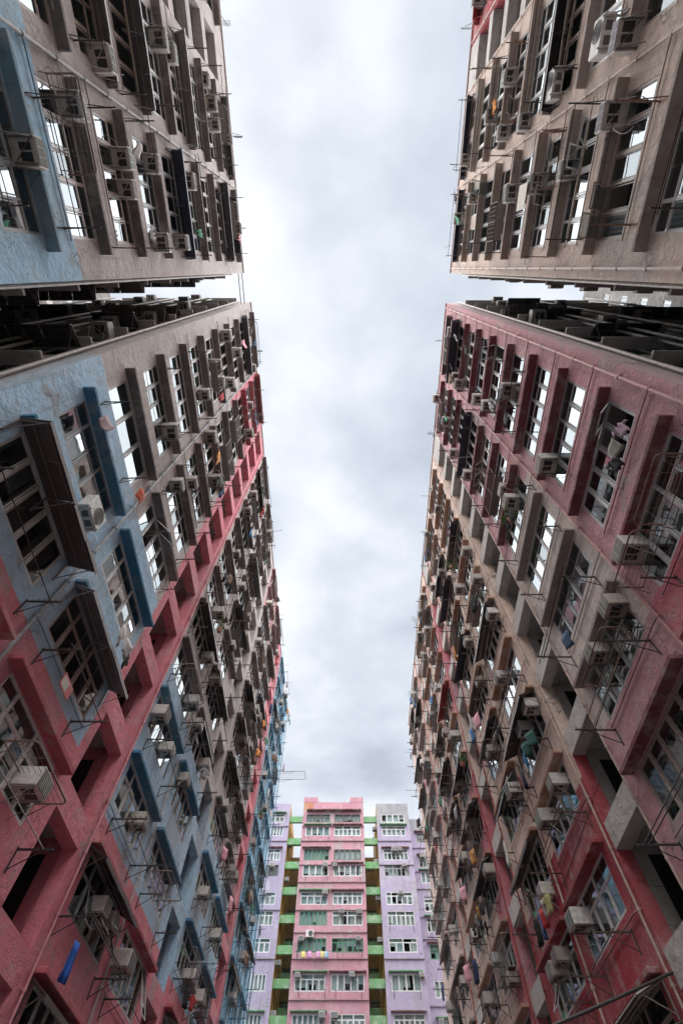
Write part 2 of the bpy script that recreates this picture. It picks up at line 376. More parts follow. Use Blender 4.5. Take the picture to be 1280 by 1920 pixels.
# ---- laundry rack: two brackets and rods
def bracket_mesh(v):
    key = ('br', v)
    if key not in cache:
        L = (.95, 1.1, .8)[v]; mb = MB(); mb.box(-.016, .016, 0, L, -.018, .018); mb.bar((0, .0, -.40), (0, L*.72, -.015), .013, 5); mb.box(-.02, .02, -.01, .02, -.45, .05)
        for i in range(5):
            y = L*(.32+.15*i); mb.bar((0, y, .015), (0, y+.012, .075), .008, 4); mb.bar((0, y+.012, .075), (0, y+.045, .06), .008, 4)
        cache[key] = mb.mesh('rack_bracket', 'rusty')
    return cache[key]
IRON = [(.03,.028,.03),(.045,.035,.032),(.025,.025,.03),(.07,.045,.035)]
def make_rack(loc, rz, w, label, group, rods=2, col=None):
    e = bpy.data.objects.new('drying_rack', None); COL.objects.link(e); e.location = loc; e.rotation_euler = (0, 0, rz)
    col = col or random.choice(IRON); v = random.randrange(3); L = (.95, 1.1, .8)[v]
    for x in (-w/2, w/2): obj('rack_bracket', bracket_mesh(v), e, (x, 0, 0), random.uniform(-.03,.03), col)
    for i in range(rods):
        r = MB(); y = L*random.choice([.36,.5,.66,.8,.9]) ; r.bar((-w/2-random.uniform(.0,.35), y, .045), (w/2+random.uniform(0,.35), y+random.uniform(-.06,.06), .045), .013, 6)
        obj('rod', r.mesh('rod', 'rusty'), e, color=random.choice(IRON+[(.35,.3,.22),(.4,.4,.4)]))
    return tag(e, label, 'drying rack', group)
# ---- rounded tube cage below a sill
def make_cage(loc, rz, w, label, group, p=.75, wires=6, col=(.22,.15,.12)):
    e = bpy.data.objects.new('window_cage', None); COL.objects.link(e); e.location = loc; e.rotation_euler = (0, 0, rz)
    def loop(z):
        r = .13; pts = [(-w/2, 0, z), (-w/2, p-r, z)]
        pts += [(-w/2+r-r*math.cos(a), p-r+r*math.sin(a), z) for a in (.4,.8,1.2,1.57)]
        pts += [(w/2-r+r*math.sin(a), p-r+r*math.cos(a), z) for a in (0,.4,.8,1.2,1.57)] + [(w/2, 0, z)]
        return pts
    t = MB(); t.path(loop(0), .02, 6); t.bar((-w/2, .03, 0), (w/2, .03, 0), .014); obj('tube_frame', t.mesh('tube_frame', 'rusty'), e, color=col)
    for x in (-w/2+.05, w/2-.05):
        q = MB(); q.bar((x, .0, -.3), (x, p*.6, -.01), .013, 5); obj('strut', q.mesh('strut', 'rusty'), e, color=col)
    g = MB()
    for i in range(1, wires): y = p*i/wires; g.bar((-w/2, y, .0), (w/2, y, .0), .007, 4)
    for i in range(1, 4): x = -w/2 + w*i/4; g.bar((x, 0, -.012), (x, p, -.012), .006, 4)
    obj('wire_shelf', g.mesh('wire_shelf', 'rusty'), e, color=(.3,.28,.26))
    return tag(e, label, 'cage', group)
# ---- metal awning
def make_awning(loc, rz, w, label, group, p=.95, col=(.05,.047,.05), corr=False, drop=.30):
    e = bpy.data.objects.new('metal_awning', None); COL.objects.link(e); e.location = loc; e.rotation_euler = (0, 0, rz)
    s = MB(); rr = random.Random(label)
    if corr:
        n = int(w/.06)
        for i in range(n):
            a, b2 = -w/2+w*i/n, -w/2+w*(i+1)/n; za, zb = (.022 if i%2 else -.022), (-.022 if i%2 else .022)
            s.quad((a,0,za),(b2,0,zb),(b2,p,zb-drop),(a,p,za-drop)); s.quad((a,p,za-drop-.008),(b2,p,zb-drop-.008),(b2,0,zb-.008),(a,0,za-.008))
    else:
        n = max(2, round(w/.95)); g = .012
        for i in range(n):
            a, b2 = -w/2+w*i/n+g*.5, -w/2+w*(i+1)/n-g*.5; z0 = rr.uniform(-.012,.012); z1 = z0+rr.uniform(-.03,.015)-drop; pts = [(a,0,z0),(b2,0,z0),(b2,p,z1),(a,p,z1)]
            lo = [(x,y,z-.018) for x,y,z in pts]; s.quad(*pts); s.quad(*lo[::-1])
            s.quad(pts[3],pts[2],lo[2],lo[3]); s.quad(pts[0],pts[3],lo[3],lo[0]); s.quad(pts[2],pts[1],lo[1],lo[2])
            s.box(a, b2, p-.004, p+.016, z1-.11, z1+.006)
    obj('sheet', s.mesh('sheet', 'metal'), e, color=col)
    for x in (-w/2+.06, 0, w/2-.06):
        q = MB(); q.bar((x, 0, -.045), (x, p-.03, -drop-.045), .02, 4); q.bar((x, 0, -.62), (x, p*.8, -drop*.8-.05), .016, 4); q.box(x-.022, x+.022, -.01, .02, -.7, .0)
        obj('awning_bracket', q.mesh('awning_bracket', 'metal'), e, color=tuple(c*1.6 for c in col))
    for y in (.4, .85):
        q = MB(); q.bar((-w/2+.03, p*y, -drop*y-.055), (w/2-.03, p*y, -drop*y-.055), .018, 4); obj('purlin', q.mesh('purlin', 'metal'), e, color=tuple(c*1.5 for c in col))
    return tag(e, label, 'awning', group)
# ---- washing
def cloth_mesh(kind, var):
    key = ('cl', kind, var)
    if key in cache: return cache[key]
    rr = random.Random(str(key))
    out = {'shirt': [(-.12,0),(-.2,-.03),(-.38,-.26),(-.29,-.33),(-.19,-.2),(-.2,-.68),(.2,-.68),(.19,-.2),(.29,-.33),(.38,-.26),(.2,-.03),(.12,0),(0,-.06)],
           'trousers': [(-.19,0),(.19,0),(.21,-.4),(.2,-.98),(.06,-.98),(.01,-.42),(-.06,-.98),(-.2,-.98),(-.21,-.4)],
           'towel': [(-.3,0),(.3,0),(.31,-.72),(-.29,-.75)]}[kind]
    b = bmesh.new(); vs = [b.verts.new((x, 0, z)) for x, z in out]; b.faces.new(vs)
    bmesh.ops.triangulate(b, faces=b.faces[:]); bmesh.ops.subdivide_edges(b, edges=b.edges[:], cuts=3, use_grid_fill=True)
    p1, p2 = rr.uniform(0, 6), rr.uniform(0, 6)
    for v in b.verts:
        s = -v.co.z; v.co.y = (.03+.05*s)*math.sin(v.co.x*34+p1) + .02*math.sin(v.co.z*16+p2)*s; v.co.x += .05*s*math.sin(v.co.z*5+p1); v.co.x *= 1-.25*s*abs(math.sin(p2))
    me = bpy.data.meshes.new(kind); b.to_mesh(me); b.free(); me.materials.append(M['cloth'])
    for p in me.polygons: p.use_smooth = True
    cache[key] = me; return me
def hang(kind, loc, rz, col, label, sc=1.):
    o = obj(kind, cloth_mesh(kind, random.randrange(5)), None, loc, rz, col); o.scale = (sc, 1, sc); o.modifiers.new('thickness', 'SOLIDIFY').thickness = .008
    return tag(o, label, 'laundry', 'washing hung out on the racks')
def make_plant(loc, rz, label, n=60, r=.32, pot=(.28,.1,.06)):
    e = bpy.data.objects.new('potted_plant', None); COL.objects.link(e); e.location = loc; e.rotation_euler = (0, 0, rz)
    q = MB(); k = 12
    for i in range(k):
        a, b2 = 2*math.pi*i/k, 2*math.pi*(i+1)/k
        q.quad((.1*math.cos(a),.1*math.sin(a),0),(.1*math.cos(b2),.1*math.sin(b2),0),(.14*math.cos(b2),.14*math.sin(b2),.24),(.14*math.cos(a),.14*math.sin(a),.24))
        q.quad((0,0,0),(.1*math.cos(b2),.1*math.sin(b2),0),(.1*math.cos(a),.1*math.sin(a),0),(0,0,0.0001))
    obj('pot', q.mesh('pot', 'plastic'), e, color=pot)
    l = MB(); rr = random.Random(label)
    for i in range(n):
        c = Vector((rr.gauss(0,r*.6), rr.gauss(0,r*.6), .3+rr.gauss(.12,.16))); d = Vector((rr.uniform(-1,1),rr.uniform(-1,1),rr.uniform(-.7,.9))).normalized(); s = d.cross(Vector((rr.uniform(-1,1),rr.uniform(-1,1),1))).normalized()*.03
        l.quad(c, c+d*.08+s, c+d*.2, c+d*.08-s)
        if i % 4 == 0: l.bar((0,0,.2), c, .006, 3)
    obj('leaves', l.mesh('leaves', 'leaf'), e, color=(.09,.2,.035))
    return tag(e, label, 'plant')
# ------------------------------------------------------------------ ground
gm = MB(); gm.quad((-600,-600,0),(600,-600,0),(600,600,0),(-600,600,0)); g = obj('ground', gm.mesh('ground', 'ground')); g['kind'] = 'structure'
# ------------------------------------------------------------------ paint
GREY=(.54,.49,.475); BLUE=(.44,.64,.82); DBLUE=(.05,.19,.32); PINK=(.74,.245,.30); TAN=(.77,.59,.50); MAUVE=(.58,.305,.335); DRED=(.42,.05,.07); LBLUE=(.34,.62,.82); CONC=(.56,.54,.515); ROSE=(.62,.19,.23)
MAIN_COLS = [(2.9,6.9),(7.4,11.4),(14.4,18.4),(18.9,22.9),(26,30),(30.5,34.5),(37.5,41.5),(42,46)]
MAIN_STRIPS = [(11.9,13.9),(23.5,25.5),(35,37)]
def mir(a, b): return (2.55-b, 2.55-a)
REAR_COLS = [mir(*c) for c in MAIN_COLS[:4]]; REAR_STRIPS = [mir(*MAIN_STRIPS[0])]
NS = range(-3, 11)
TOP = {'ll': 10, 'lr': 9, 'ul': 9, 'ur': 9}; ROOFS = {'ll': 38.6, 'lr': 37.3, 'ul': 36.8, 'ur': 36.7}
jit = {}
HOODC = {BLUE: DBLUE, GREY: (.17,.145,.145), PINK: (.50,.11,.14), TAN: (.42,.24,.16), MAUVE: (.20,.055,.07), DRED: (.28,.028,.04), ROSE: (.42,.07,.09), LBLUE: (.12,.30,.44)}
def band(z): return int(math.floor((z - 10.3 + .62)/S))       # a painted storey runs from its hood's top to the hood below
def colf_left(u, v):
    n = band(v-.0)
    if 11.45 < u < 14.35: c = PINK
    elif 34.55 < u < 37.45: c = PINK
    elif u >= 37.45: c = LBLUE
    elif 7.15 < u < 11.45 and v > 29.3: c = PINK
    elif 26 < u < 34.6 and v > 33: c = vary_c(PINK, GREY, .4)
    elif v < 8.3: c = PINK
    elif v < 14.4: c = BLUE
    else: c = GREY
    return c
def vary_c(a, b, f): return tuple(x*(1-f)+y*f for x, y in zip(a, b))
def colf_right(u, v):
    if 11.95 < u < 13.85 or 23.55 < u < 25.45 or 35.05 < u < 36.95: c = CONC
    elif u < 7.15: c = MAUVE if v > 8.9 else ROSE
    elif u < 11.9: c = (MAUVE if v > 17.5 else vary_c(TAN, CONC, .55)) if v > 8.9 else MAUVE
    elif u < 14.2: c = TAN if v > 9 else DRED
    elif u < 23.5: c = TAN if v > 9.1 else DRED
    elif 25.4 < u < 30.2: c = ROSE if (22 < v < 31 or v < 17) and u < 27.2 else TAN
    elif 25.4 < u < 35: c = TAN
    else: c = vary_c(TAN, (.7,.5,.45), .5)
    return c
def colf_rleft(u, v): return (vary_c(BLUE, LBLUE, .35) if v < 14.4 else GREY) if u > -9.2 else GREY
def colf_rright(u, v):
    if -11.3 < u < -9.4: return CONC
    if u < -11.3: return DRED if v > 27 else TAN
    return vary_c(TAN, CONC, .25)
def jitter(f, seed):
    def g(u, v):
        k = (round(u/1.1), band(v), seed); 
        if k not in jit:
            rr = random.Random(str(k)); s = rr.uniform(.93, 1.05); pz = rr.random(); jit[k] = (s, .55 if pz < .05 else (.22 if pz < .15 else 0))
        s, p = jit[k]; c = f(u, v); return tuple(x*s*(1-p)+.34*p for x in c)
    return g
# ------------------------------------------------------------------ the four blocks round the courtyard
def make_block(key, side, y0, y1, cols, strips, colf, label, alley_y, alley_sgn):
    ROOF = ROOFS[key]; NS = range(-3, TOP[key]+1)
    F = Face('X', side*C, -side); DEP = 11.5
    base = Vector((side*(C+DEP/2), (y0+y1)/2, 0))
    root = bpy.data.objects.new('apartment_block', None); COL.objects.link(root); root.location = base
    tag(root, label, 'building', 'apartment blocks round the courtyard')
    jc = jitter(colf, key); rr = random.Random(key)
    ops = []; wins = []
    for ci, (a, b) in enumerate(cols):
        for n in NS:
            z1 = Zh(n)-.10; d = max(1., abs(Zh(n))*.89 + (a+b)*.5*.46)
            r = rr.random(); wa, wb = a+.35, b-.35; h = 1.4
            near = d < 27
            if near or r < .62: lst = [(wa, wb, 5)]
            elif r < .8: lst = [(wa, wa+1.35, 2), (wb-1.35, wb, 2)]
            elif r < .92: lst = [(wa, wb-.9, 4)]
            else: lst = [(wa, wb, 6)]
            for (p, q, nc) in lst:
                ops.append((p, q, z1-h, z1)); wins.append((ci, n, p, q, z1-h, z1, nc, near, d))
    for si, (a, b) in enumerate(strips):
        for n in NS: ops.append((a, b, Zh(n)-2.6, Zh(n)-.5, .42))
    us = [x for a, b in cols for x in (a-.25, a, b, b+.25)] + [x for a, b in strips for x in (a-.45, b+.45)] + [y0+1.1*i for i in range(1, int((y1-y0)/1.1))]
    vs = [Zh(n)+.06 for n in NS] + [8.3, 14.4, 29.3, 8.9, 17.5, 9.1]
    wb_ = wall_with_openings(F, base, y0, y1, -1.6, ROOF, ops, jc, us, vs)
    wall = obj('wall', wb_.mesh('wall', 'wall'), root)
    # the other sides, the roof and its parapet
    A = Face('Y', alley_y, alley_sgn); x0, x1 = sorted((side*C, side*(C+DEP)))
    acols = [(C+.9, C+4.6), (C+5.5, C+9.3)]; aops = []; awins = []
    for (a, b) in acols:
        a, b = sorted((side*a, side*b))
        for n in NS: aops.append((a+.4, b-.4, Zh(n)-1.5, Zh(n)-.1)); awins.append((a, b, n))
    acol = jitter(lambda u, v: vary_c(GREY, colf(y0+.3 if alley_sgn < 0 else y1-.3, v), .55) if abs(u) < C+.55 else (.5,.48,.47), key+'a')
    ab = wall_with_openings(A, base, x0, x1, -1.6, ROOF, aops, acol, [side*(C+.55)], [Zh(n) for n in NS])
    obj('alley_wall', ab.mesh('alley_wall', 'wall'), root)
    o = MB(); far = y1 if alley_sgn < 0 else y0; endc = colf((far-.4) if alley_sgn < 0 else far+.4, 20)
    p = lambda x, y, z: Vector((x, y, z+CAMZ)) - base
    q = [p(x0,far,-1.6), p(x1,far,-1.6), p(x1,far,ROOF), p(x0,far,ROOF)]; o.quad(*(q if alley_sgn > 0 else q[::-1]), col=endc)
    bx = side*(C+DEP); q = [p(bx,y0,-1.6), p(bx,y1,-1.6), p(bx,y1,ROOF), p(bx,y0,ROOF)]; o.quad(*(q if side > 0 else q[::-1]), col=GREY)
    obj('end_wall', o.mesh('end_wall', 'wall'), root)
    rf = MB(); rf.quad(p(x0+.01,y0+.01,ROOF-.4), p(x1-.01,y0+.01,ROOF-.4), p(x1-.01,y1-.01,ROOF-.4), p(x0+.01,y1-.01,ROOF-.4), col=(.25,.24,.23)); roof = obj('roof', rf.mesh('roof', 'wall'), root)
    cp = MB(); xx = sorted((side*(C-.07), side*(C+.22)))
    cp.box(xx[0]-base.x, xx[1]-base.x, y0-base.y, y1-base.y, ROOF+CAMZ, ROOF+CAMZ+.13, col=vary_c(GREY, colf((y0+y1)/2, 30), .35)); obj('coping', cp.mesh('coping', 'wall'), roof)
    for k in range(5):                          # huts and tanks on the roof
        yy = y0+(y1-y0)*(k+.5+rr.uniform(-.25,.25))/5; w = rr.uniform(1.4,3); h = rr.uniform(.7,1.5); t = MB(); xc = side*(C+rr.uniform(1.6,3)); t.box(xc-1.2-base.x, xc+1.2-base.x, yy-w/2-base.y, yy+w/2-base.y, ROOF-.4+CAMZ, ROOF+h+CAMZ, col=vary(GREY,.2)); obj('roof_hut', t.mesh('roof_hut', 'wall'), roof)
    # hoods
    for ci, (a, b) in enumerate(cols):
        for n in NS:
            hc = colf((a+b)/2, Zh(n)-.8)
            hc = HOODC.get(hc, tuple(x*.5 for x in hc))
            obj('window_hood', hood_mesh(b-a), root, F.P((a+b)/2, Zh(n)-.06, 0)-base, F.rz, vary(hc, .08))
    # windows
    for (ci, n, p0, q0, v0, v1, nc, near, d) in wins:
        opened = {}
        if near:
            for i in range(nc):
                if rr.random() < .07: opened[(i, 0)] = rr.uniform(18, 48)
            opened.update(OPEN.get((key, ci, n), {}))
        if (key, ci, n) in BIGPANE: nc2, tr = 3, 0
        else: nc2, tr = nc, (.36 if rr.random() < .8 else 0)
        make_window(F, base, root, (p0+q0)/2, (v0+v1)/2, q0-p0, v1-v0, nc2, tr, near, opened=opened)
    for (a, b, n) in awins:
        make_window(A, base, root, (a+b)/2, Zh(n)-.8, b-a-.8, 1.4, 4, 0, False, fcol=(.3,.3,.3))
        obj('window_hood', hood_mesh(b-a), root, A.P((a+b)/2, Zh(n)-.06, 0)-base, A.rz, vary((.42,.40,.39), .1))
    # stair landings behind the openings
    for si, (a, b) in enumerate(strips):
        for n in NS:
            mb = MB(); sg = F.xs(); c = (.6,.59,.575) if side > 0 else (.52,.50,.49); pc = colf((a+b)/2, Zh(n)-1) if side < 0 else c
            z0, z1, D0, D1 = Zh(n)-2.6, Zh(n)-.5, -.42, -2.3
            P = lambda u, v, w: F.P(u, v, w)-base
            e0, e1, zt, zb = a-.25, b+.25, z1+.42, z0-.02
            for pts, cc in (([(e0,zt,D0),(e1,zt,D0),(e1,zt,D1),(e0,zt,D1)], c), ([(e0,zb,D1),(e1,zb,D1),(e1,zb,D0),(e0,zb,D0)], c), ([(e0,zb,D1),(e0,zt,D1),(e0,zt,D0),(e0,zb,D0)], pc), ([(e1,zb,D0),(e1,zt,D0),(e1,zt,D1),(e1,zb,D1)], pc), ([(e0,zb,D1),(e1,zb,D1),(e1,zt,D1),(e0,zt,D1)], c),
                            ([(e0,z1,D0),(e1,z1,D0),(e1,zt,D0),(e0,zt,D0)], c), ([(e0,zb,D0),(a,zb,D0),(a,z1,D0),(e0,z1,D0)], c), ([(b,zb,D0),(e1,zb,D0),(e1,z1,D0),(b,z1,D0)], c)):
                mb.quad(*[P(*x) for x in pts], col=vary(cc, .04))
            ld = obj('stair_landing', mb.mesh('stair_landing', 'wall'), root)
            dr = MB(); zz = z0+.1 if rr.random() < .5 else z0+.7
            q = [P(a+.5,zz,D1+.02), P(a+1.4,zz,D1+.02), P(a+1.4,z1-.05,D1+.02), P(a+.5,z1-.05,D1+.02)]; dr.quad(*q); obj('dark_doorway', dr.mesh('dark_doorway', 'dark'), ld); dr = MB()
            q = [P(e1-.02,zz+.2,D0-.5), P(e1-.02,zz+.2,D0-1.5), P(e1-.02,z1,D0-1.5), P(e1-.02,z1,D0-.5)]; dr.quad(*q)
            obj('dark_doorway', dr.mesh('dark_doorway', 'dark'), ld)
    # drain pipes: upright stacks, clips and branches
    def stack(u, w, r, col, v0=-1.6, v1=ROOF-.3):
        t = MB(); t.bar(F.P(u, v0, w)-base, F.P(u, v1, w)-base, r, 8)
        so = obj('drain_pipe', t.mesh('drain_pipe', 'metal'), root, color=col)
        k = MB(); v = v0+.4
        while v < v1: k.bar(F.P(u, v, w)-base, F.P(u, v+.07, w)-base, r*1.45, 8); k.bar(F.P(u-.08, v+.03, .0)-base, F.P(u+.08, v+.03, w)-base, .01, 4); v += 1.385
        obj('pipe_clip', k.mesh('pipe_clip', 'metal'), so, color=col)['kind'] = 'stuff'
    edge = (y0+.3) if alley_sgn < 0 else (y1-.3)
    PC = {'ll': (.34,.36,.38), 'lr': (.5,.25,.24), 'ul': (.36,.36,.37), 'ur': (.5,.4,.36)}[key]
    if side > 0: stack(edge, .07, .038, PC)
    g0 = (cols[0][1]+cols[1][0])/2 if alley_sgn < 0 else (cols[0][0]+cols[1][1])/2
    stack(g0, .07, .035 if side > 0 else .045, PC)
    for (a, b) in strips:
        for e in (a-.14, b+.14):
            if side > 0: stack(e, .06, .032, (.36,.04,.04) if (a > 20) else (.5,.38,.32))
            elif rr.random() < .5: stack(e+.25*(1 if e > a else -1), .06, .035, vary_c(colf(e, 20), (.3,.3,.3), .3))
    if len(cols) > 4:
        for i in (2, 4, 6): stack((cols[i][1]+cols[i+1][0])/2, .07, .04, vary_c(colf(cols[i][1]+.1, 20), (.3,.3,.3), .3))
    for ci, (a, b) in enumerate(cols):          # branch pipes under the sills
        for n in NS:
            if (side > 0 and ci < 6) or rr.random() < .3:
                t = MB(); v = Zh(n)-1.66-.02*rr.random(); t.path([F.P(a-.3, v-.1, .06)-base, F.P(a+.1, v-.05, .05)-base, F.P(b-.3, v, .045)-base, F.P(b-.3, v+.12, .02)-base], .017, 6)
                obj('branch_pipe', t.mesh('branch_pipe', 'metal'), root, color=vary_c(colf((a+b)/2, v), (.05,.04,.04), .6))
    if key == 'll':
        for k in range(9): stack(37.6+1.2*k+rr.uniform(-.3,.3), .09+.05*(k%3), .04, vary((.16,.34,.47), .25))
    # pipes along the alley wall
    for k in range(9):
        xq = side*(C+[.7, 2.7, 3.0, 4.75, 4.95, 5.2, 7.2, 9.5, 9.8][k]); t = MB(); ww = .09+.12*(k%3); t.bar(A.P(xq, -1.6, ww)-base, A.P(xq, ROOF-.5, ww)-base, .05, 8); obj('drain_pipe', t.mesh('drain_pipe', 'metal'), root, color=vary((.42,.41,.4), .3))
    return F, A, base, root
OPEN = {('lr',0,1): {(0,0): 34, (1,0): 30}, ('ur',0,2): {(3,0): 40, (4,0): 46}, ('ur',0,3): {(0,0): 30, (1,0): 48}, ('ll',2,-1): {(1,0): 55, (2,0): 40}, ('ur',0,4): {(2,0): 40, (0,0): 25}}
BIGPANE = {('ll',0,2), ('ur',1,3)}
B = {}
B['ll'] = make_block('ll', -1, 2.25, 47.5, MAIN_COLS, MAIN_STRIPS, colf_left, 'long apartment block with grey, blue and pink walls, left below the alley gap', 2.25, -1)
B['lr'] = make_block('lr', 1, 2.25, 47.5, MAIN_COLS, MAIN_STRIPS, colf_right, 'long apartment block with mauve, tan and dark red walls, right below the alley gap', 2.25, -1)
B['ul'] = make_block('ul', -1, -23, .3, REAR_COLS, REAR_STRIPS, colf_rleft, 'grey apartment block with blue lower storeys, upper left above the alley gap', .3, 1)
B['ur'] = make_block('ur', 1, -23, .3, REAR_COLS, REAR_STRIPS, colf_rright, 'beige apartment block with clean rendered wall, upper right above the alley gap', .3, 1)
COLS = {'ll': MAIN_COLS, 'lr': MAIN_COLS, 'ul': REAR_COLS, 'ur': REAR_COLS}
TN = {'ll': 'lower left', 'lr': 'lower right', 'ul': 'upper left', 'ur': 'upper right'}
# ------------------------------------------------------------------ things fixed to the walls
used = {}
def cell(key, u, v):
    cs = COLS[key]; ci = min(range(len(cs)), key=lambda i: abs((cs[i][0]+cs[i][1])/2-u)); n = max(-3, min(TOP[key], math.ceil((v-.35-10.3)/S))); return ci, n
def where(key, ci, n, kind):
    k = (kind, key, ci, n); used[k] = used.get(k, 0)+1
    s = '' if used[k] == 1 else f', {ORC[used[k]-1]} one'
    return f'{TN[key]} block, {ORD[TOP[key]-n]} storey from roof, {ORC[ci]} column from alley{s}'
def ac_at(key, u, v):
    F = B[key][0]; ci, n = cell(key, u, v)
    make_ac(F.P(u, v, 0), F.rz + random.uniform(-.03,.03), 'air conditioner, ' + where(key, ci, n, 'ac'), 'box air conditioners on the courtyard walls'); return ci, n
acpx = {'ul': [(60,285),(143,200),(235,298),(245,355),(290,308),(195,112),(305,455),(355,340),(318,100),(300,75),(345,455),(398,195),(405,235),(385,150)],
 'll': [(387,739),(324,809),(408,684),(414,715),(434,717),(426,629),(447,661),(396,819),(363,905),(406,901),(336,909),(394,1233),(304,1339),(318,1406),(363,1318),(413,1149),(445,1039),(371,1360),(487,1202),(506,1132),(464,1157),(266,1540),(386,1434),(386,1674),(360,1831),(374,1871),(447,1567),(475,1579),(467,1680),(437,1873),(234,1802),(420,1510),(65,1469),(193,1701),(209,1729),(496,1453),(406,1753),(476,690),(470,760),(468,812),(455,1100),(435,1210),(480,1330),(470,1400)],
 'ur': [(1169,68),(1143,219),(1057,320),(1003,345),(957,363),(951,147),(917,219),(940,250),(978,230),(883,372),(858,410),(870,300)],
 'lr': [(948,732),(909,760),(1021,869),(858,719),(944,919),(955,941),(1176,1032),(1144,1136),(1113,1225),(872,1034),(892,1087),(920,1152),(876,1203),(860,1105),(825,1073),(819,953),(990,1325),(979,1367),(898,1278),(811,1229),(819,1290),(922,1410),(1040,1469),(1020,1534),(914,1632),(1081,1725),(1046,1794),(1038,1820),(870,1607),(914,1875),(845,1743),(888,1753),(866,1839),(961,1483),(812,738),(835,790),(800,1000),(812,1100),(800,1180),(850,1380)]}
have = set()
for key, lst in acpx.items():
    for (x, y) in lst:
        u, v = px(x, y, .3); v = min(v, ROOFS[key]-1.); ci, n = ac_at(key, u, v); have.add((key, ci, n))
rr = random.Random(5)
for key in ('ll', 'lr', 'ul', 'ur'):
    for ci, (a, b) in enumerate(COLS[key]):
        for n in range(-1, TOP[key]+1):
            if (key, ci, n) in have: continue
            d = Zh(n)*.89+(a+b)*.5*.46
            if ci < 2 and d < 26: continue
            pr = .62 if ci > 3 else .5
            if rr.random() < pr: ac_at(key, rr.choice([a+.75, b-.75, (a+b)/2])+rr.uniform(-.15,.15), Zh(n)-rr.choice([.42, .5, 1.75]))
            if rr.random() < pr*.22: ac_at(key, (a+b)/2+rr.uniform(-.5,.5)+.75, Zh(n)-.45)
for key in ('ll', 'lr', 'ul', 'ur'):            # in the alley
    A = B[key][1]; sd = -1 if key[1] == 'l' else 1
    for n in range(0, TOP[key]+1):
        for ci, x in enumerate((C+rr.uniform(1.4,4.2), C+rr.uniform(6,9))):
            if rr.random() < .8:
                make_ac(A.P(sd*x, Zh(n)-.5-rr.random()*.2, 0), A.rz, f'air conditioner in {"left" if sd < 0 else "right"} alley, {TN[key]} block, {ORD[TOP[key]-n]} storey from roof, {"outer" if ci == 0 else "inner"} column', 'air conditioners in the alleys', col=vary((.3,.29,.28), .2))
for key in ('ll', 'lr', 'ul', 'ur'):
    A = B[key][1]; sd = -1 if key[1] == 'l' else 1
    for n in range(0, TOP[key]-1):
        for ci, x in enumerate((C+2.75, C+7.4)):
            if rr.random() < .5:
                make_awning(A.P(sd*(x+rr.uniform(-.3,.3)), Zh(n)-.1, .02), A.rz, rr.uniform(1.6,3.4), f'alley awning, {TN[key]} block, {ORD[TOP[key]-n]} storey from roof, {"outer" if ci == 0 else "inner"} column', 'awnings in the alleys', rr.uniform(.45,.72), rr.choice([(.1,.1,.1),(.16,.15,.14),(.06,.06,.065)]), rr.random() < .4, .2)
u, v = px(171, 962, .25); make_outdoor(B['ll'][0].P(u, v, 0), B['ll'][0].rz, 'white outdoor unit with round fan below blue window by lower left corner')
u, v = px(1130, 70, .25); make_outdoor(B['ur'][0].P(u, v, 0), B['ur'][0].rz, 'tall beige outdoor unit with round fan on upper right block')
u, v = px(1040, 160, .25); make_outdoor(B['ur'][0].P(u, v, 0), B['ur'][0].rz, 'pale flat outdoor unit beside navy window on upper right block', (.6,.6,.6))
# awnings
aw = [('ll',0,0,(.055,.042,.042),0,1.15),('ll',1,0,(.10,.095,.10),0,.85),('ll',2,3,(.05,.045,.047),0,.8),('ll',3,3,(.055,.05,.05),0,.8),('ll',2,-1,(.035,.022,.026),0,.75),('ll',2,-2,(.04,.03,.03),0,.75),('ll',3,7,(.1,.1,.105),0,.9),('ll',4,4,(.07,.062,.06),0,.9),('ll',4,3,(.05,.045,.045),0,.85),
 ('ul',1,4,(.09,.085,.09),0,.9),('ul',0,5,(.025,.035,.06),0,.8),('ul',1,6,(.15,.14,.14),0,.75),('ul',0,10,(.07,.07,.08),0,.8),('ul',1,10,(.07,.07,.075),0,.8),('ul',0,8,(.06,.062,.07),0,.75),('ul',1,3,(.12,.11,.11),0,.7),
 ('ur',1,4,(.012,.012,.014),0,.7),('ur',0,9,(.02,.025,.05),0,.7),('ur',1,9,(.02,.025,.05),0,.7),('ur',2,10,(.22,.03,.035),0,1.0),('ur',0,10,(.28,.2,.15),0,.8),
 ('lr',1,6,(.03,.035,.055),1,.8),('lr',0,8,(.03,.033,.05),0,.9),('lr',2,3,(.06,.058,.06),0,.85),('lr',3,4,(.022,.028,.05),1,.9),('lr',2,1,(.035,.03,.028),0,.85),('lr',3,0,(.035,.028,.026),0,.8),('lr',4,1,(.03,.03,.03),1,.8),('lr',2,-2,(.11,.10,.09),1,.95),('lr',6,1,(.08,.07,.065),0,.8),('lr',3,6,(.04,.045,.06),1,.8),('lr',4,5,(.2,.03,.035),0,.8),('lr',5,4,(.035,.03,.03),0,.8),('lr',4,3,(.025,.025,.03),0,.85),('lr',0,10,(.1,.09,.09),0,.8),('ll',0,9,(.1,.1,.11),0,.85),('ll',1,10,(.38,.1,.1),0,.9)]
BIGAW = {('ll',0,0),('ll',1,0),('lr',2,-2),('lr',2,1),('ll',2,-1)}
taken = set((a[0],a[1],a[2]) for a in aw)
for key in ('ll','lr'):
    for ci in range(2, 8):
        for n in range(-1, TOP[key]+1):
            if (key,ci,n) not in taken and not (ci < 4 and n < 1) and rr.random() < (.36 if ci > 3 else .12): aw.append((key, ci, n, rr.choice([(.05,.05,.055),(.09,.085,.085),(.03,.03,.035),(.13,.11,.1)]), rr.random() < .3, rr.uniform(.4,.95)))
done_aw = set()
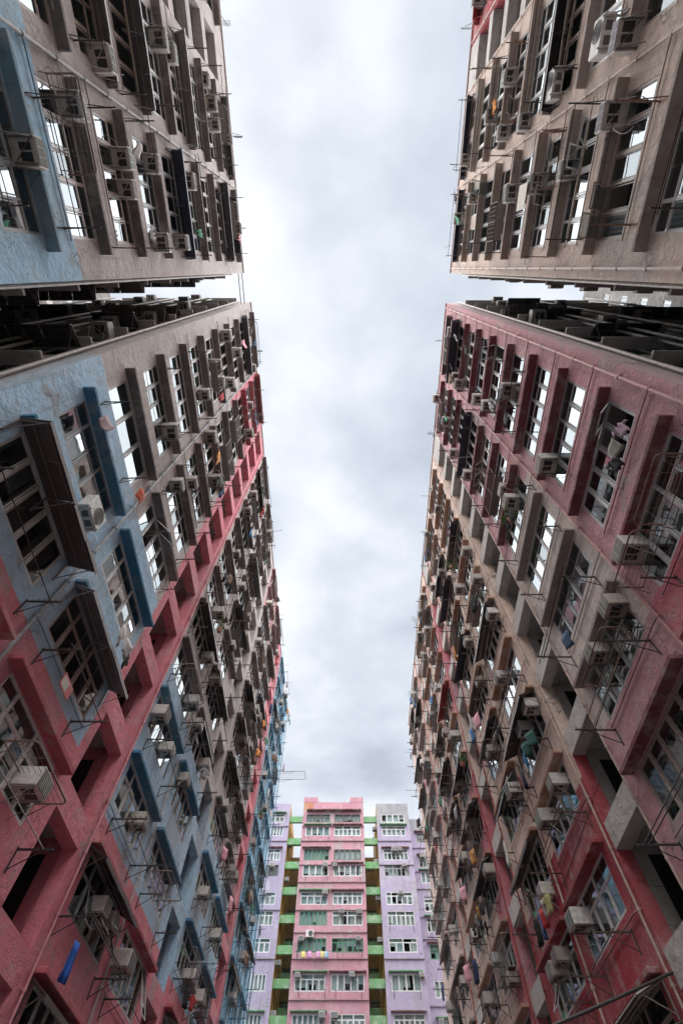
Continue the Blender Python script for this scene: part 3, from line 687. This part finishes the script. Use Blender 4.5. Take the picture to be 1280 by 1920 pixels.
for (key, ci, n, col, corr, p) in aw:
    n = min(n, TOP[key])
    if (key, ci, n) in done_aw: continue
    done_aw.add((key, ci, n))
    F = B[key][0]; a, b = COLS[key][ci]; w = (b-a)*rr.choice([1., 1., .96, .8]) if (key,ci,n) not in taken else (b-a)*.99
    tone = 'red' if col[0] > 4*col[1] else ('navy' if col[2] > 1.6*col[0] else ('black' if max(col) < .037 else ('pink' if col[0] > .3 else 'dark grey')))
    make_awning(F.P((a+b)/2, Zh(n)-.10, .45 if False else .02), F.rz, w, f'{tone} {"corrugated" if corr else "sheet"} awning, ' + where(key, ci, n, 'aw'), 'metal awnings over windows', (p+.25)*(.62 if (key,ci,n) in BIGAW else (.36 if n > 8 else .5)), tuple(min(.4, c*1.7+.012) for c in col), bool(corr), .30)
# drying racks
rk = []
for key in ('ll','lr','ul','ur'):
    for ci, (a, b) in enumerate(COLS[key]):
        for n in range(-2, TOP[key]+1):
            if len(rk) >= 285: break
            if rr.random() < (.68 if ci < 2 else .95): rk.append((key, ci, n, (a+b)/2+rr.uniform(-.2,.2), rr.uniform(2.4, 3.7)))
for (key, ci, n, u, w) in rk:
    F = B[key][0]; col = None
    if key == 'll' and ci > 5: col = (.08,.17,.24)
    if key == 'ur' and rr.random() < .4: col = (.2,.1,.06)
    make_rack(F.P(u, Zh(n)-1.75-rr.random()*.15, 0), F.rz, w, 'drying rack, ' + where(key, ci, n, 'rk'), 'iron drying racks under windows', rr.choice([0,1,1,2,2,3]), col)
# barred boxes built out over windows, loose poles and more washing on the receding stretches
def make_box_cage(loc, rz, w, h, label, col, p=.38):
    e = bpy.data.objects.new('barred_window_box', None); COL.objects.link(e); e.location = loc; e.rotation_euler = (0, 0, rz)
    t = MB()
    for z in (-h/2, h/2):
        t.path([(-w/2,0,z),(-w/2,p,z),(w/2,p,z),(w/2,0,z)], .018, 4)
    for x in (-w/2, 0, w/2): t.bar((x,p,-h/2),(x,p,h/2), .016, 4)
    obj('box_frame', t.mesh('box_frame', 'rusty'), e, color=col)
    g = MB(); n = int(w/.16)
    for i in range(1, n): x = -w/2+w*i/n; g.bar((x,p,-h/2),(x,p,h/2), .007, 4)
    for k in (.33, .66): g.bar((-w/2,p,-h/2+h*k),(w/2,p,-h/2+h*k), .007, 4)
    g2 = MB(); g2.box(-w/2, w/2, .02, p, -h/2-.012, -h/2+.004); obj('box_floor', g2.mesh('box_floor', 'metal'), e, color=(.2,.19,.18))
    o = obj('bars', g.mesh('bars', 'rusty'), e, color=col); o['kind'] = 'stuff'
    return tag(e, label, 'window cage', 'barred boxes over windows')
WCOL = [('black',(.015,.015,.018)),('navy',(.02,.03,.08)),('white',(.6,.59,.58)),('grey',(.3,.3,.31)),('red',(.4,.04,.05)),('blue',(.08,.2,.4)),('green',(.06,.25,.15)),('pink',(.6,.3,.35)),('orange',(.6,.25,.06)),('brown',(.2,.12,.08))]
for key in ('ll','lr','ul','ur'):
    F = B[key][0]
    for ci, (a, b) in enumerate(COLS[key]):
        for n in range(-2, TOP[key]+1):
            d = Zh(n)*.89+(a+b)*.5*.46
            if d < 21: continue
            if rr.random() < (.22 if ci < 3 else .45) and (key,ci,n) not in taken: make_box_cage(F.P((a+b)/2+rr.uniform(-.7,.7), Zh(n)-.95, .02), F.rz, rr.uniform(1.2,2.4), rr.uniform(1.,1.35), 'barred box, ' + where(key, ci, n, 'bx'), rr.choice([(.05,.05,.055),(.3,.29,.28),(.12,.07,.05),(.45,.44,.42)]))
            if rr.random() < (.3 if ci < 4 else .55):
                for k in range(rr.choice([1,1,2,3])):
                    nm, col = rr.choice(WCOL); kd = rr.choice(['shirt','shirt','trousers','towel'])
                    hang(kd, F.P((a+b)/2+rr.uniform(-1.4,1.4), Zh(n)-1.7, rr.uniform(.35,.85)), F.rz+rr.uniform(-.5,.5), vary(col,.2), f'{nm} {kd}, ' + where(key, ci, n, 'w'+nm+kd), rr.uniform(.75,1.05))
            if rr.random() < .3:
                t = MB(); L = rr.uniform(.8,1.7); z = rr.uniform(-.2,.2); t.bar((0,0,0),(rr.uniform(-.2,.2),L,z), .016, 5); t.bar((0,0,-.3),(0,L*.5,z*.5), .012, 4)
                tag(obj('clothes_pole', t.mesh('clothes_pole', 'rusty'), None, F.P(rr.uniform(a-.2,b+.2), Zh(n)-rr.uniform(.2,2.2), 0), F.rz, rr.choice(IRON+[(.4,.38,.35)])), 'jutting pole, ' + where(key, ci, n, 'pole'), 'pole', 'poles jutting from the walls')
# tube cages
for (key, ci, n, w, uo) in [('ul',0,2,2.0,-.8),('ll',3,0,2.2,0),('ll',1,-1,2.2,.5),('lr',0,0,1.7,-.6),('lr',0,0,1.6,1.2),('lr',1,0,2.1,-.2),('ll',1,2,2.6,.4),('ll',2,2,2.2,0),('lr',3,2,2.,0),('ur',0,4,1.6,-.9),('ll',1,4,2.4,.2),('ul',0,6,1.8,0),('ll',5,5,2.4,0),('ll',0,10,3.0,0),('lr',2,6,2.2,0),('lr',5,3,2.2,0),('ll',6,8,2.4,0),('ll',3,9,2.,0)]:
    F = B[key][0]; a, b = COLS[key][ci]
    make_cage(F.P((a+b)/2+uo, Zh(n)-1.0 if n < 3 else Zh(n)-1.62, .02), F.rz, w, 'tube cage, ' + where(key, ci, n, 'cg'), 'rounded tube cages at windows')
# ------------------------------------------------------------------ the tower block across the far end
FD = 64.0
def build_far():
    F = Face('Y', FD, -1); base = Vector((-2, FD+5, 0)); root = bpy.data.objects.new('tower_block', None); COL.objects.link(root); root.location = base
    tag(root, 'pink and purple tower block with green beams closing the far end', 'building')
    rows = [(35.6,36.6),(33.96,35.1),(31.2,32.4),(29.5,30.7),(26.7,27.9),(24.8,26.1),(22.5,23.7),(19.5,20.8),(16.6,17.9),(13.9,15.1),(11.1,12.4)]
    TP=(.50,.25,.31); TV=(.385,.335,.475); TG=(.30,.30,.33); YE=(.48,.33,.10); GR=(.155,.36,.155); rr = random.Random(3)
    def block(x0, x1, y, top, col, cols_, sides, topcol=None):
        G = Face('Y', y, -1); ops = []
        for (a, b, kind) in cols_:
            for i, (v0, v1) in enumerate(rows):
                if v1 < top-.3: ops.append((a, b, v0, v1))
        cf = jitter(lambda u, v: (topcol if topcol and v > 35.3 else ((.50,.21,.13) if x0 == -5.75 and u < -4.5 and v > 36.9 else col)), f'far{x0}')
        obj('wall', wall_with_openings(G, base, x0, x1, -1.6, top, ops, cf, [x0+1.3*i for i in range(1, int((x1-x0)/1.3))], [r[0]-.5 for r in rows]+[35.3, 36.9]).mesh('wall', 'wall_far'), root)
        s = MB(); p = lambda x, yy, z: Vector((x, yy, z+CAMZ))-base; D = y+9
        s.quad(p(x0,D,-1.6),p(x0,y,-1.6),p(x0,y,top),p(x0,D,top), col=sides[0]); s.quad(p(x1,y,-1.6),p(x1,D,-1.6),p(x1,D,top),p(x1,y,top), col=sides[1])
        s.quad(p(x1,D,-1.6),p(x0,D,-1.6),p(x0,D,top),p(x1,D,top), col=col); s.quad(p(x0,y,top-.02),p(x1,y,top-.02),p(x1,D,top-.02),p(x0,D,top-.02), col=(.25,.25,.25))
        obj('side_wall', s.mesh('side_wall', 'wall_far'), root)
        for (a, b, kind) in cols_:
            for i, (v0, v1) in enumerate(rows):
                if v1 >= top-.3: continue
                fc = (.75,.76,.77) if rr.random() < .82 else rr.choice([(.10,.09,.09),(.05,.22,.12),(.3,.3,.3)])
                if kind == 'p' and i == 0: fc = (.07,.055,.05)
                make_window(G, base, root, (a+b)/2, (v0+v1)/2, b-a, v1-v0, rr.choice([4,5,6]) if b-a > 2 else 2, .3 if rr.random() < .7 else 0, False, fcol=fc, var=20+rr.randrange(8))
                if rr.random() < .6: obj('window_hood', hood_mesh(b-a+.5, .4, .09), root, G.P((a+b)/2, v1+.1, 0)-base, G.rz, vary((.10,.26,.12) if rr.random() < .55 else (.2,.09,.1), .1))
        for i, (v0, v1) in enumerate(rows):     # thin ledges and stained bands between storeys
            if rr.random() < .75 and v0 < top-2:
                t = MB(); t.box(0, x1-x0, 0, .14, 0, .10); ob = obj('ledge', t.mesh('ledge', 'trim'), root, G.P(x1, v0-.55-.1*(i%2), 0)-base, G.rz, vary(vary_c(col, (.2,.15,.15), .35), .1))
        return G
    Gp = block(-5.75, 2.2, FD, 38.2, TP, [(-5.27,-2.2,'p'),(-1.6,1.75,'p')], (TP, TP))
    Gr = block(3.9, 8.1, FD, 38.0, TV, [(4.5,7.5,'v')], (YE, TV), TG)
    Gw = block(8.12, 15.5, FD+1.6, 36.9, TV, [(9.0,11.2,'v'),(12.2,14.6,'v')], (TV, TV), TG)
    Gl = block(-11.2, -7.5, FD, 38.0, TV, [(-10.5,-8.2,'v')], (TV, YE))
    Gm = block(-18, -11.22, FD+1.6, 36.9, TV, [(-17,-14.6,'v'),(-13.8,-11.8,'v')], (TV, TV))
    for x0, x1 in ((-7.5,-5.75),(2.2,3.9)):     # light wells: green tie beams, recessed back wall
        s = MB(); p = lambda x, yy, z: Vector((x, yy, z+CAMZ))-base
        s.quad(p(x0,FD+5.5,-1.6),p(x1,FD+5.5,-1.6),p(x1,FD+5.5,34.2),p(x0,FD+5.5,34.2), col=(.30,.20,.07)); obj('well_wall', s.mesh('well_wall', 'wall_far'), root)
        for n in range(13):
            for dy, dz, hh in ((.3, 0, .72), (3.0, -1.35, .7)):
                z = 36.15-2.66*n+dz
                t = MB(); t.box(.01, x1-x0-.01, 0, .32, -hh/2, hh/2); obj('tie_beam', t.mesh('tie_beam', 'trim'), root, Vector((x0, FD+dy, z+CAMZ))-base, 0, vary(GR, .08))
            Wf = Face('Y', FD+5.5, -1); make_window(Wf, base, root, (x0+x1)/2, 33.2-2.66*n, 1.1, 1.0, 2, .3, False, fcol=(.1,.2,.12), wd=.03)
        for k in range(3):
            t = MB(); xx = x0+.12+.14*k if x0 < 0 else x1-.12-.14*k; t.bar((xx-base.x, FD+1.2+k*.9-base.y, 0), (xx-base.x, FD+1.2+k*.9-base.y, 37), .06, 8); obj('drain_pipe', t.mesh('drain_pipe', 'metal'), root, color=(.34,.22,.05))
    # pink roof: two end piers and a rusty stain beside the left one
    for (a, b) in ((-5.76,-3.9),(.45,2.21)):
        t = MB(); t.box(a-base.x, b-base.x, FD-.02-base.y, FD+2.2-base.y, 38.2+CAMZ, 38.85+CAMZ, col=vary(TP,.05)); obj('parapet_pier', t.mesh('parapet_pier', 'wall_far'), root)
    t = MB(); t.box(-5.3-base.x, 1.9-base.x, FD-.5-base.y, FD-base.y, 36.95+CAMZ, 37.05+CAMZ); obj('canopy_ledge', t.mesh('canopy_ledge', 'trim'), root, color=(.16,.07,.07))
    for x in (-3.7, .3):                         # little roof ladders
        t = MB()
        for sx in (0, .45): t.bar((x+sx-base.x, FD+.5-base.y, 38+CAMZ), (x+sx-base.x, FD+.5-base.y, 39.3+CAMZ), .025, 5)
        for k in range(3): t.bar((x-base.x, FD+.5-base.y, 38.6+.33*k+CAMZ), (x+.45-base.x, FD+.5-base.y, 38.6+.33*k+CAMZ), .02, 5)
        obj('roof_ladder', t.mesh('roof_ladder', 'metal'), root, color=(.6,.6,.6))
    nm = {'p': 'pink', 'v': 'purple'}
    spots = [(Gp,-2.6,3,'pink'),(Gp,-1.45,3,'pink'),(Gp,-2.5,4,'pink'),(Gp,-.6,5,'pink'),(Gp,1.4,5,'pink'),(Gp,-4.9,6,'pink'),(Gp,1.2,6,'pink'),(Gp,-5.0,7,'pink'),(Gp,.5,7,'pink'),(Gp,-2.4,8,'pink'),(Gp,-1.2,8,'pink'),
             (Gr,5.8,2,'purple'),(Gr,6.5,2,'purple'),(Gr,6.9,3,'purple'),(Gr,6.2,4,'purple'),(Gr,7.6,7,'purple'),(Gw,9.4,2,'purple'),(Gw,9.8,5,'purple'),(Gl,-9.0,3,'purple'),(Gl,-9.6,4,'purple'),(Gw,9.2,8,'purple')]
    cnt = {}
    for G, x, i, nmx in spots:
        k = (nmx, i); cnt[k] = cnt.get(k, 0)+1; lab = f'air conditioner on far {nmx} facade, {ORD[i]} window row from top' + ('' if cnt[k] == 1 else f', {ORC[cnt[k]-1]} from left')
        make_ac(G.P(x, rows[i][1]-.15, 0), G.rz, lab, 'air conditioners on the far tower', col=vary((.55,.54,.52), .1))
    for i in range(13):
        x = -7.2 if i % 2 else 3.6
        make_ac(Vector((x, FD+1.0, 35.2-1.9*i+CAMZ)), math.pi, f'small air conditioner in far light well, {ORD[i]} from top, beside yellow wall', 'air conditioners in the light wells', col=(.5,.49,.47))
    make_outdoor(Gp.P(-4.0, 23.95, 0), Gp.rz, 'white outdoor unit under dark framed windows on far pink facade')
    for k, (x, c, l) in enumerate([(-4.55,(.75,.65,.25),'yellow towel at left end of line on far pink facade'),(-3.9,(.7,.35,.6),'magenta towel beside yellow one on far pink facade'),(-3.0,(.75,.4,.6),'pink towel mid line on far pink facade'),(-2.55,(.75,.65,.3),'pale yellow towel right of pink one on far facade'),(-2.1,(.4,.6,.75),'light blue towel at right end of line on far facade')]):
        hang('towel', Gp.P(x, 22.45, .5), 0, c, l, .75)
    make_rack(Gp.P(-3.6, 22.3, 0), Gp.rz, 3.2, 'drying rack with towels below seventh window row of far pink facade', 'racks on the far tower', 2)
    for j, (G, x, i, nmx) in enumerate([(Gp,.3,6,'pink'),(Gp,-3.5,7,'pink'),(Gp,.2,7,'pink'),(Gr,6,5,'purple'),(Gr,6,7,'purple'),(Gp,.3,3,'pink'),(Gp,-3.6,3,'pink'),(Gp,-3.6,1,'pink')]):
        make_rack(G.P(x, rows[i][0]-.15, 0), G.rz, 2.6, f'drying rack below {ORD[i]} window row, {"left" if x < -1 else "right"} half of far {nmx} facade', 'racks on the far tower', 1, (.2,.12,.12))
    hang('shirt', Vector((8.3, 46.5, 27+CAMZ)), .4, (.7,.5,.15), 'yellow shirt hung high beside far purple facade', 1.4); hang('towel', Vector((8.25, 46.6, 26+CAMZ)), .4, (.45,.03,.08), 'crimson towel below yellow shirt near far purple facade', 1.2)
build_far()
# ------------------------------------------------------------------ buildings closing the side alleys
def alley_end(side):
    X = 21.5; F = Face('X', side*X, -side); base = Vector((side*(X+5), 1.3, 0)); root = bpy.data.objects.new('rear_building', None); COL.objects.link(root); root.location = base
    tag(root, f'grey building with small windows glimpsed at the end of the {"left" if side < 0 else "right"} alley', 'building')
    ops = [(u, u+.9, Zh(n)-1.2, Zh(n)-.3) for u in (-5.5,-2.2,1.9,4.4) for n in range(-2, 13)]
    obj('wall', wall_with_openings(F, base, -9, 11, -1.6, 47, ops, jitter(lambda u, v: (.2,.19,.185), f'ae{side}')).mesh('wall', 'wall'), root)
    s = MB(); p = lambda x, y, z: Vector((x, y, z+CAMZ))-base; xx = side*X; xf = side*(X+10)
    for y in (-9, 11): s.quad(p(xx,y,-1.6),p(xf,y,-1.6),p(xf,y,47),p(xx,y,47), col=GREY)
    s.quad(p(xx,-9,47),p(xx,11,47),p(xf,11,47),p(xf,-9,47), col=GREY); s.quad(p(xf,-9,-1.6),p(xf,11,-1.6),p(xf,11,47),p(xf,-9,47), col=GREY); obj('side_wall', s.mesh('side_wall', 'wall'), root)
    for (a, b, c, d) in ops: make_window(F, base, root, (a+b)/2, (c+d)/2, b-a, d-c, 3, 0, False)
alley_end(-1); alley_end(1)
# ------------------------------------------------------------------ washing, plants and odd things
def wash(key, x, y, w, items):
    F = B[key][0]; u, v = px(x, y, w)
    for (kind, du, dw, dz, col, lab) in items: hang(kind, F.P(u+du, v+dz, w+dw), F.rz+random.uniform(-.5,.5), col, lab, .72)
wash('lr', 1150, 815, .5, [('shirt',-.2,0,0,(.36,.24,.30),'mauve shirt on rack by open windows of mauve right wall'),('towel',.25,.1,-.1,(.2,.2,.16),'olive cloth on rack by open windows of mauve right wall'),('shirt',.6,.05,-.25,(.02,.02,.025),'black bag-like top on rack below open right windows')])
wash('lr', 952, 960, .6, [('trousers',0,0,0,(.012,.012,.016),'black trousers among plants on right wall rack'),('shirt',.5,0,.05,(.015,.02,.03),'black shirt beside plants on right wall rack')])
wash('lr', 840, 985, .6, [('shirt',0,0,0,(.05,.04,.1),'navy top hung high on right tan wall'),('shirt',.5,0,0,(.3,.12,.2),'plum top beside navy one on right tan wall')])
wash('lr', 1055, 1190, .6, [('towel',0,0,0,(.05,.09,.16),'small navy cloth on bracket by right stair openings')])
wash('lr', 985, 1390, .75, [('towel',-.5,0,0,(.02,.08,.07),'dark green sheet on rack of tan right wall'),('towel',.05,.05,0,(.02,.08,.07),'dark green sheet end next to blue shirt, right wall'),('shirt',.6,0,-.1,(.04,.25,.5),'bright blue shirt next to green sheet on right wall'),('shirt',1.0,-.1,-.1,(.5,.48,.5),'white shirt next to bright blue shirt on right wall'),('trousers',1.4,0,-.15,(.02,.025,.06),'navy trousers at end of rack on tan right wall'),('shirt',1.8,0,-.15,(.3,.12,.12),'reddish shirt at end of rack on tan right wall')])
wash('lr', 1015, 1695, .7, [('shirt',-.6,0,0,(.42,.40,.2),'olive yellow shirt on rack above red wall'),('shirt',-.2,.05,0,(.45,.42,.45),'pale grey shirt on rack above red wall'),('towel',.2,0,-.05,(.4,.03,.04),'red cloth on rack above red wall'),('trousers',.6,0,0,(.06,.14,.32),'blue jeans on rack above red wall'),('trousers',1.0,.05,0,(.01,.01,.012),'black trousers next to blue jeans, red wall')])
wash('lr', 895, 1715, .7, [(k,-1.2+.42*i,.1*(i%2),0,c,l) for i,(k,c,l) in enumerate([('shirt',(.04,.04,.05),'charcoal shirt at left of crowded rack, right wall'),('shirt',(.5,.3,.1),'orange shirt on crowded rack, right wall'),('trousers',(.05,.05,.07),'dark trousers on crowded rack, right wall'),('shirt',(.35,.33,.35),'grey shirt on crowded rack, right wall'),('trousers',(.1,.09,.1),'brown trousers on crowded rack, right wall'),('shirt',(.02,.02,.025),'black shirt at right of crowded rack, right wall')])])
wash('ll', 240, 1195, .7, [('towel',-.3,0,0,(.5,.48,.46),'crumpled silver sheet under blue window of left wall'),('towel',.1,.1,-.1,(.42,.4,.4),'folded grey sheet under blue window of left wall'),('shirt',.5,0,-.2,(.012,.012,.015),'black shirt beside silver sheet on left wall')])
wash('ll', 424, 1075, .6, [('trousers',0,0,0,(.015,.02,.045),'navy trousers on left grey wall rack'),('shirt',.4,0,0,(.012,.015,.04),'navy shirt beside navy trousers on left grey wall')])
wash('ll', 132, 1800, .8, [('towel',0,0,.35,(.02,.10,.42),'bright blue cloth hanging on pink left wall')]); bpy.data.objects[[o.name for o in bpy.data.objects if o.get('label') == 'bright blue cloth hanging on pink left wall'][0]].scale = (.5, 1, 1.0)
wash('ul', 290, 440, .6, [('shirt',0,0,0,(.4,.38,.4),'pale shirt on rack of upper left block')]); wash('ul', 265, 285, .5, [('towel',0,0,0,(.45,.43,.42),'white cloth by air conditioners of upper left block')])
wash('ll', 270, 925, .9, [('towel',0,0,0,(.4,.07,.03),'red rag knotted on left wall rack')]); wash('ll', 208, 790, .5, [('towel',0,0,0,(.35,.27,.28),'mauve rag on left wall rod by corner')])
wash('lr', 835, 765, .5, [('shirt',0,0,0,(.12,.16,.25),'slate shirt hung near right roof edge'),('towel',.6,0,0,(.05,.4,.2),'green cloth hung near right roof edge')])
for (key, x, y, lab) in [('lr',955,975,'bushy potted plant on rack of right mauve wall'),('ll',412,1180,'potted plant behind awnings on left grey wall'),('lr',866,1430,'potted plant on red cage of right wall'),('lr',845,1062,'potted plant high on right tan wall'),('ll',490,1530,'potted plant with red blooms near light blue left wall')]:
    F = B[key][0]; u, v = px(x, y, .5); make_plant(F.P(u, v-.2, .5), F.rz, lab)
# red printed card tied to the rack at the left pink wall
F = B['ll'][0]; u, v = px(125, 1287, .55)
t = MB(); t.box(-.3, .3, -.006, .006, -.17, .17); cd = obj('sign_card', t.mesh('sign_card', 'metal', .004), None, F.P(u, v, .55), F.rz, (.5,.03,.03)); tag(cd, 'red printed card tied to rack on pink left wall', 'sign')
t = MB(); t.box(-.05, .27, .0065, .009, -.13, .1); obj('print', t.mesh('print', 'metal'), cd, color=(.55,.5,.42))
# painted board hung on the beige upper right wall
F = B['ur'][0]; u, v = px(983, 370, .5); t = MB(); t.box(-.42, .42, -.012, .012, -.5, .4); bd = obj('board', t.mesh('board', 'metal', .005), None, F.P(u, v, .62), F.rz, (.45,.38,.3)); tag(bd, 'rusty cream board hung before air conditioner, upper right block', 'board')
# cables across the foot of the courtyard
def cable(name, a, b, sag, r, label, col=(.035,.033,.035)):
    a, b = Vector(a), Vector(b); t = MB(); pts = []
    for i in range(25):
        s = i/24; p = a.lerp(b, s); p.z -= sag*4*s*(1-s); pts.append(p)
    t.path(pts, r, 8); o = obj(name, t.mesh(name, 'metal'), None, color=col); return tag(o, label, 'cable')
cable('cable', (C, 13.9, 4.55+CAMZ), (-C, 12.3, 1.0+CAMZ), .25, .03, 'thick dark cable slung across the courtyard at lower right')
cable('cable', (C, 13.2, 3.75+CAMZ), (-C, 13.2, .6+CAMZ), .2, .022, 'second dark cable just below the thick one at lower right')
cable('thin_wire', (C, 13.0, 8.4+CAMZ), (C-.1, 40, 9+CAMZ), .5, .008, 'thin wire running along the red right wall')
# rods carrying wires between the roofs at the left alley
for i, y in enumerate((.3, .0)):
    t = MB(); t.bar((-C-.05-.25*i, .1, ROOFS['ul']-.2+CAMZ), (-C-.05-.25*i, 2.4, ROOFS['ul']-.2+CAMZ), .03, 6); tag(obj('roof_pole', t.mesh('roof_pole', 'metal'), None, color=(.12,.11,.11)), ['outer pole','inner pole'][i]+' bridging the left alley between the roofs', 'pole')
for key, ys in (('ul', (-2.5,-7.5,-13)), ('ur', (-1.5,-6,-12.5)), ('ll', (6,16,27,39)), ('lr', (5,12.5,22,33,44))):
    sd = -1 if key[1] == 'l' else 1
    for i, y in enumerate(ys):
        t = MB(); h = rr.uniform(1.2, 2.2); x = sd*(C+.06); z = ROOFS[key]+CAMZ; lean = rr.uniform(-.35,.1)*sd
        t.bar((x, y, z), (x+lean, y+rr.uniform(-.3,.3), z+h), .022, 6)
        for k in range(rr.choice([0,3,5])): t.bar((x+lean*.9-.35+.03*k, y, z+h*(.6+.08*k)), (x+lean*.9+.35-.03*k, y, z+h*(.6+.08*k)), .01, 4)
        tag(obj('antenna', t.mesh('antenna', 'rusty'), None, color=(.1,.1,.1)), f'thin mast on roof edge, {TN[key]} block, {ORC[i]} from alley', 'antenna', 'masts on the roof edges')
# long empty frame projecting from the end of the left block
u, v = 47.2, 31.5
F = B['ll'][0]; make_cage(F.P(46.5, 30.5, .05), F.rz, 1.3, 'long empty tube frame jutting from light blue end of left block', 'rounded tube cages at windows', p=2.9, wires=2, col=(.05,.05,.055))
print('objects', len(bpy.data.objects), 'acs', AC_N[0], 'racks', len(rk), 'awnings', len(aw))
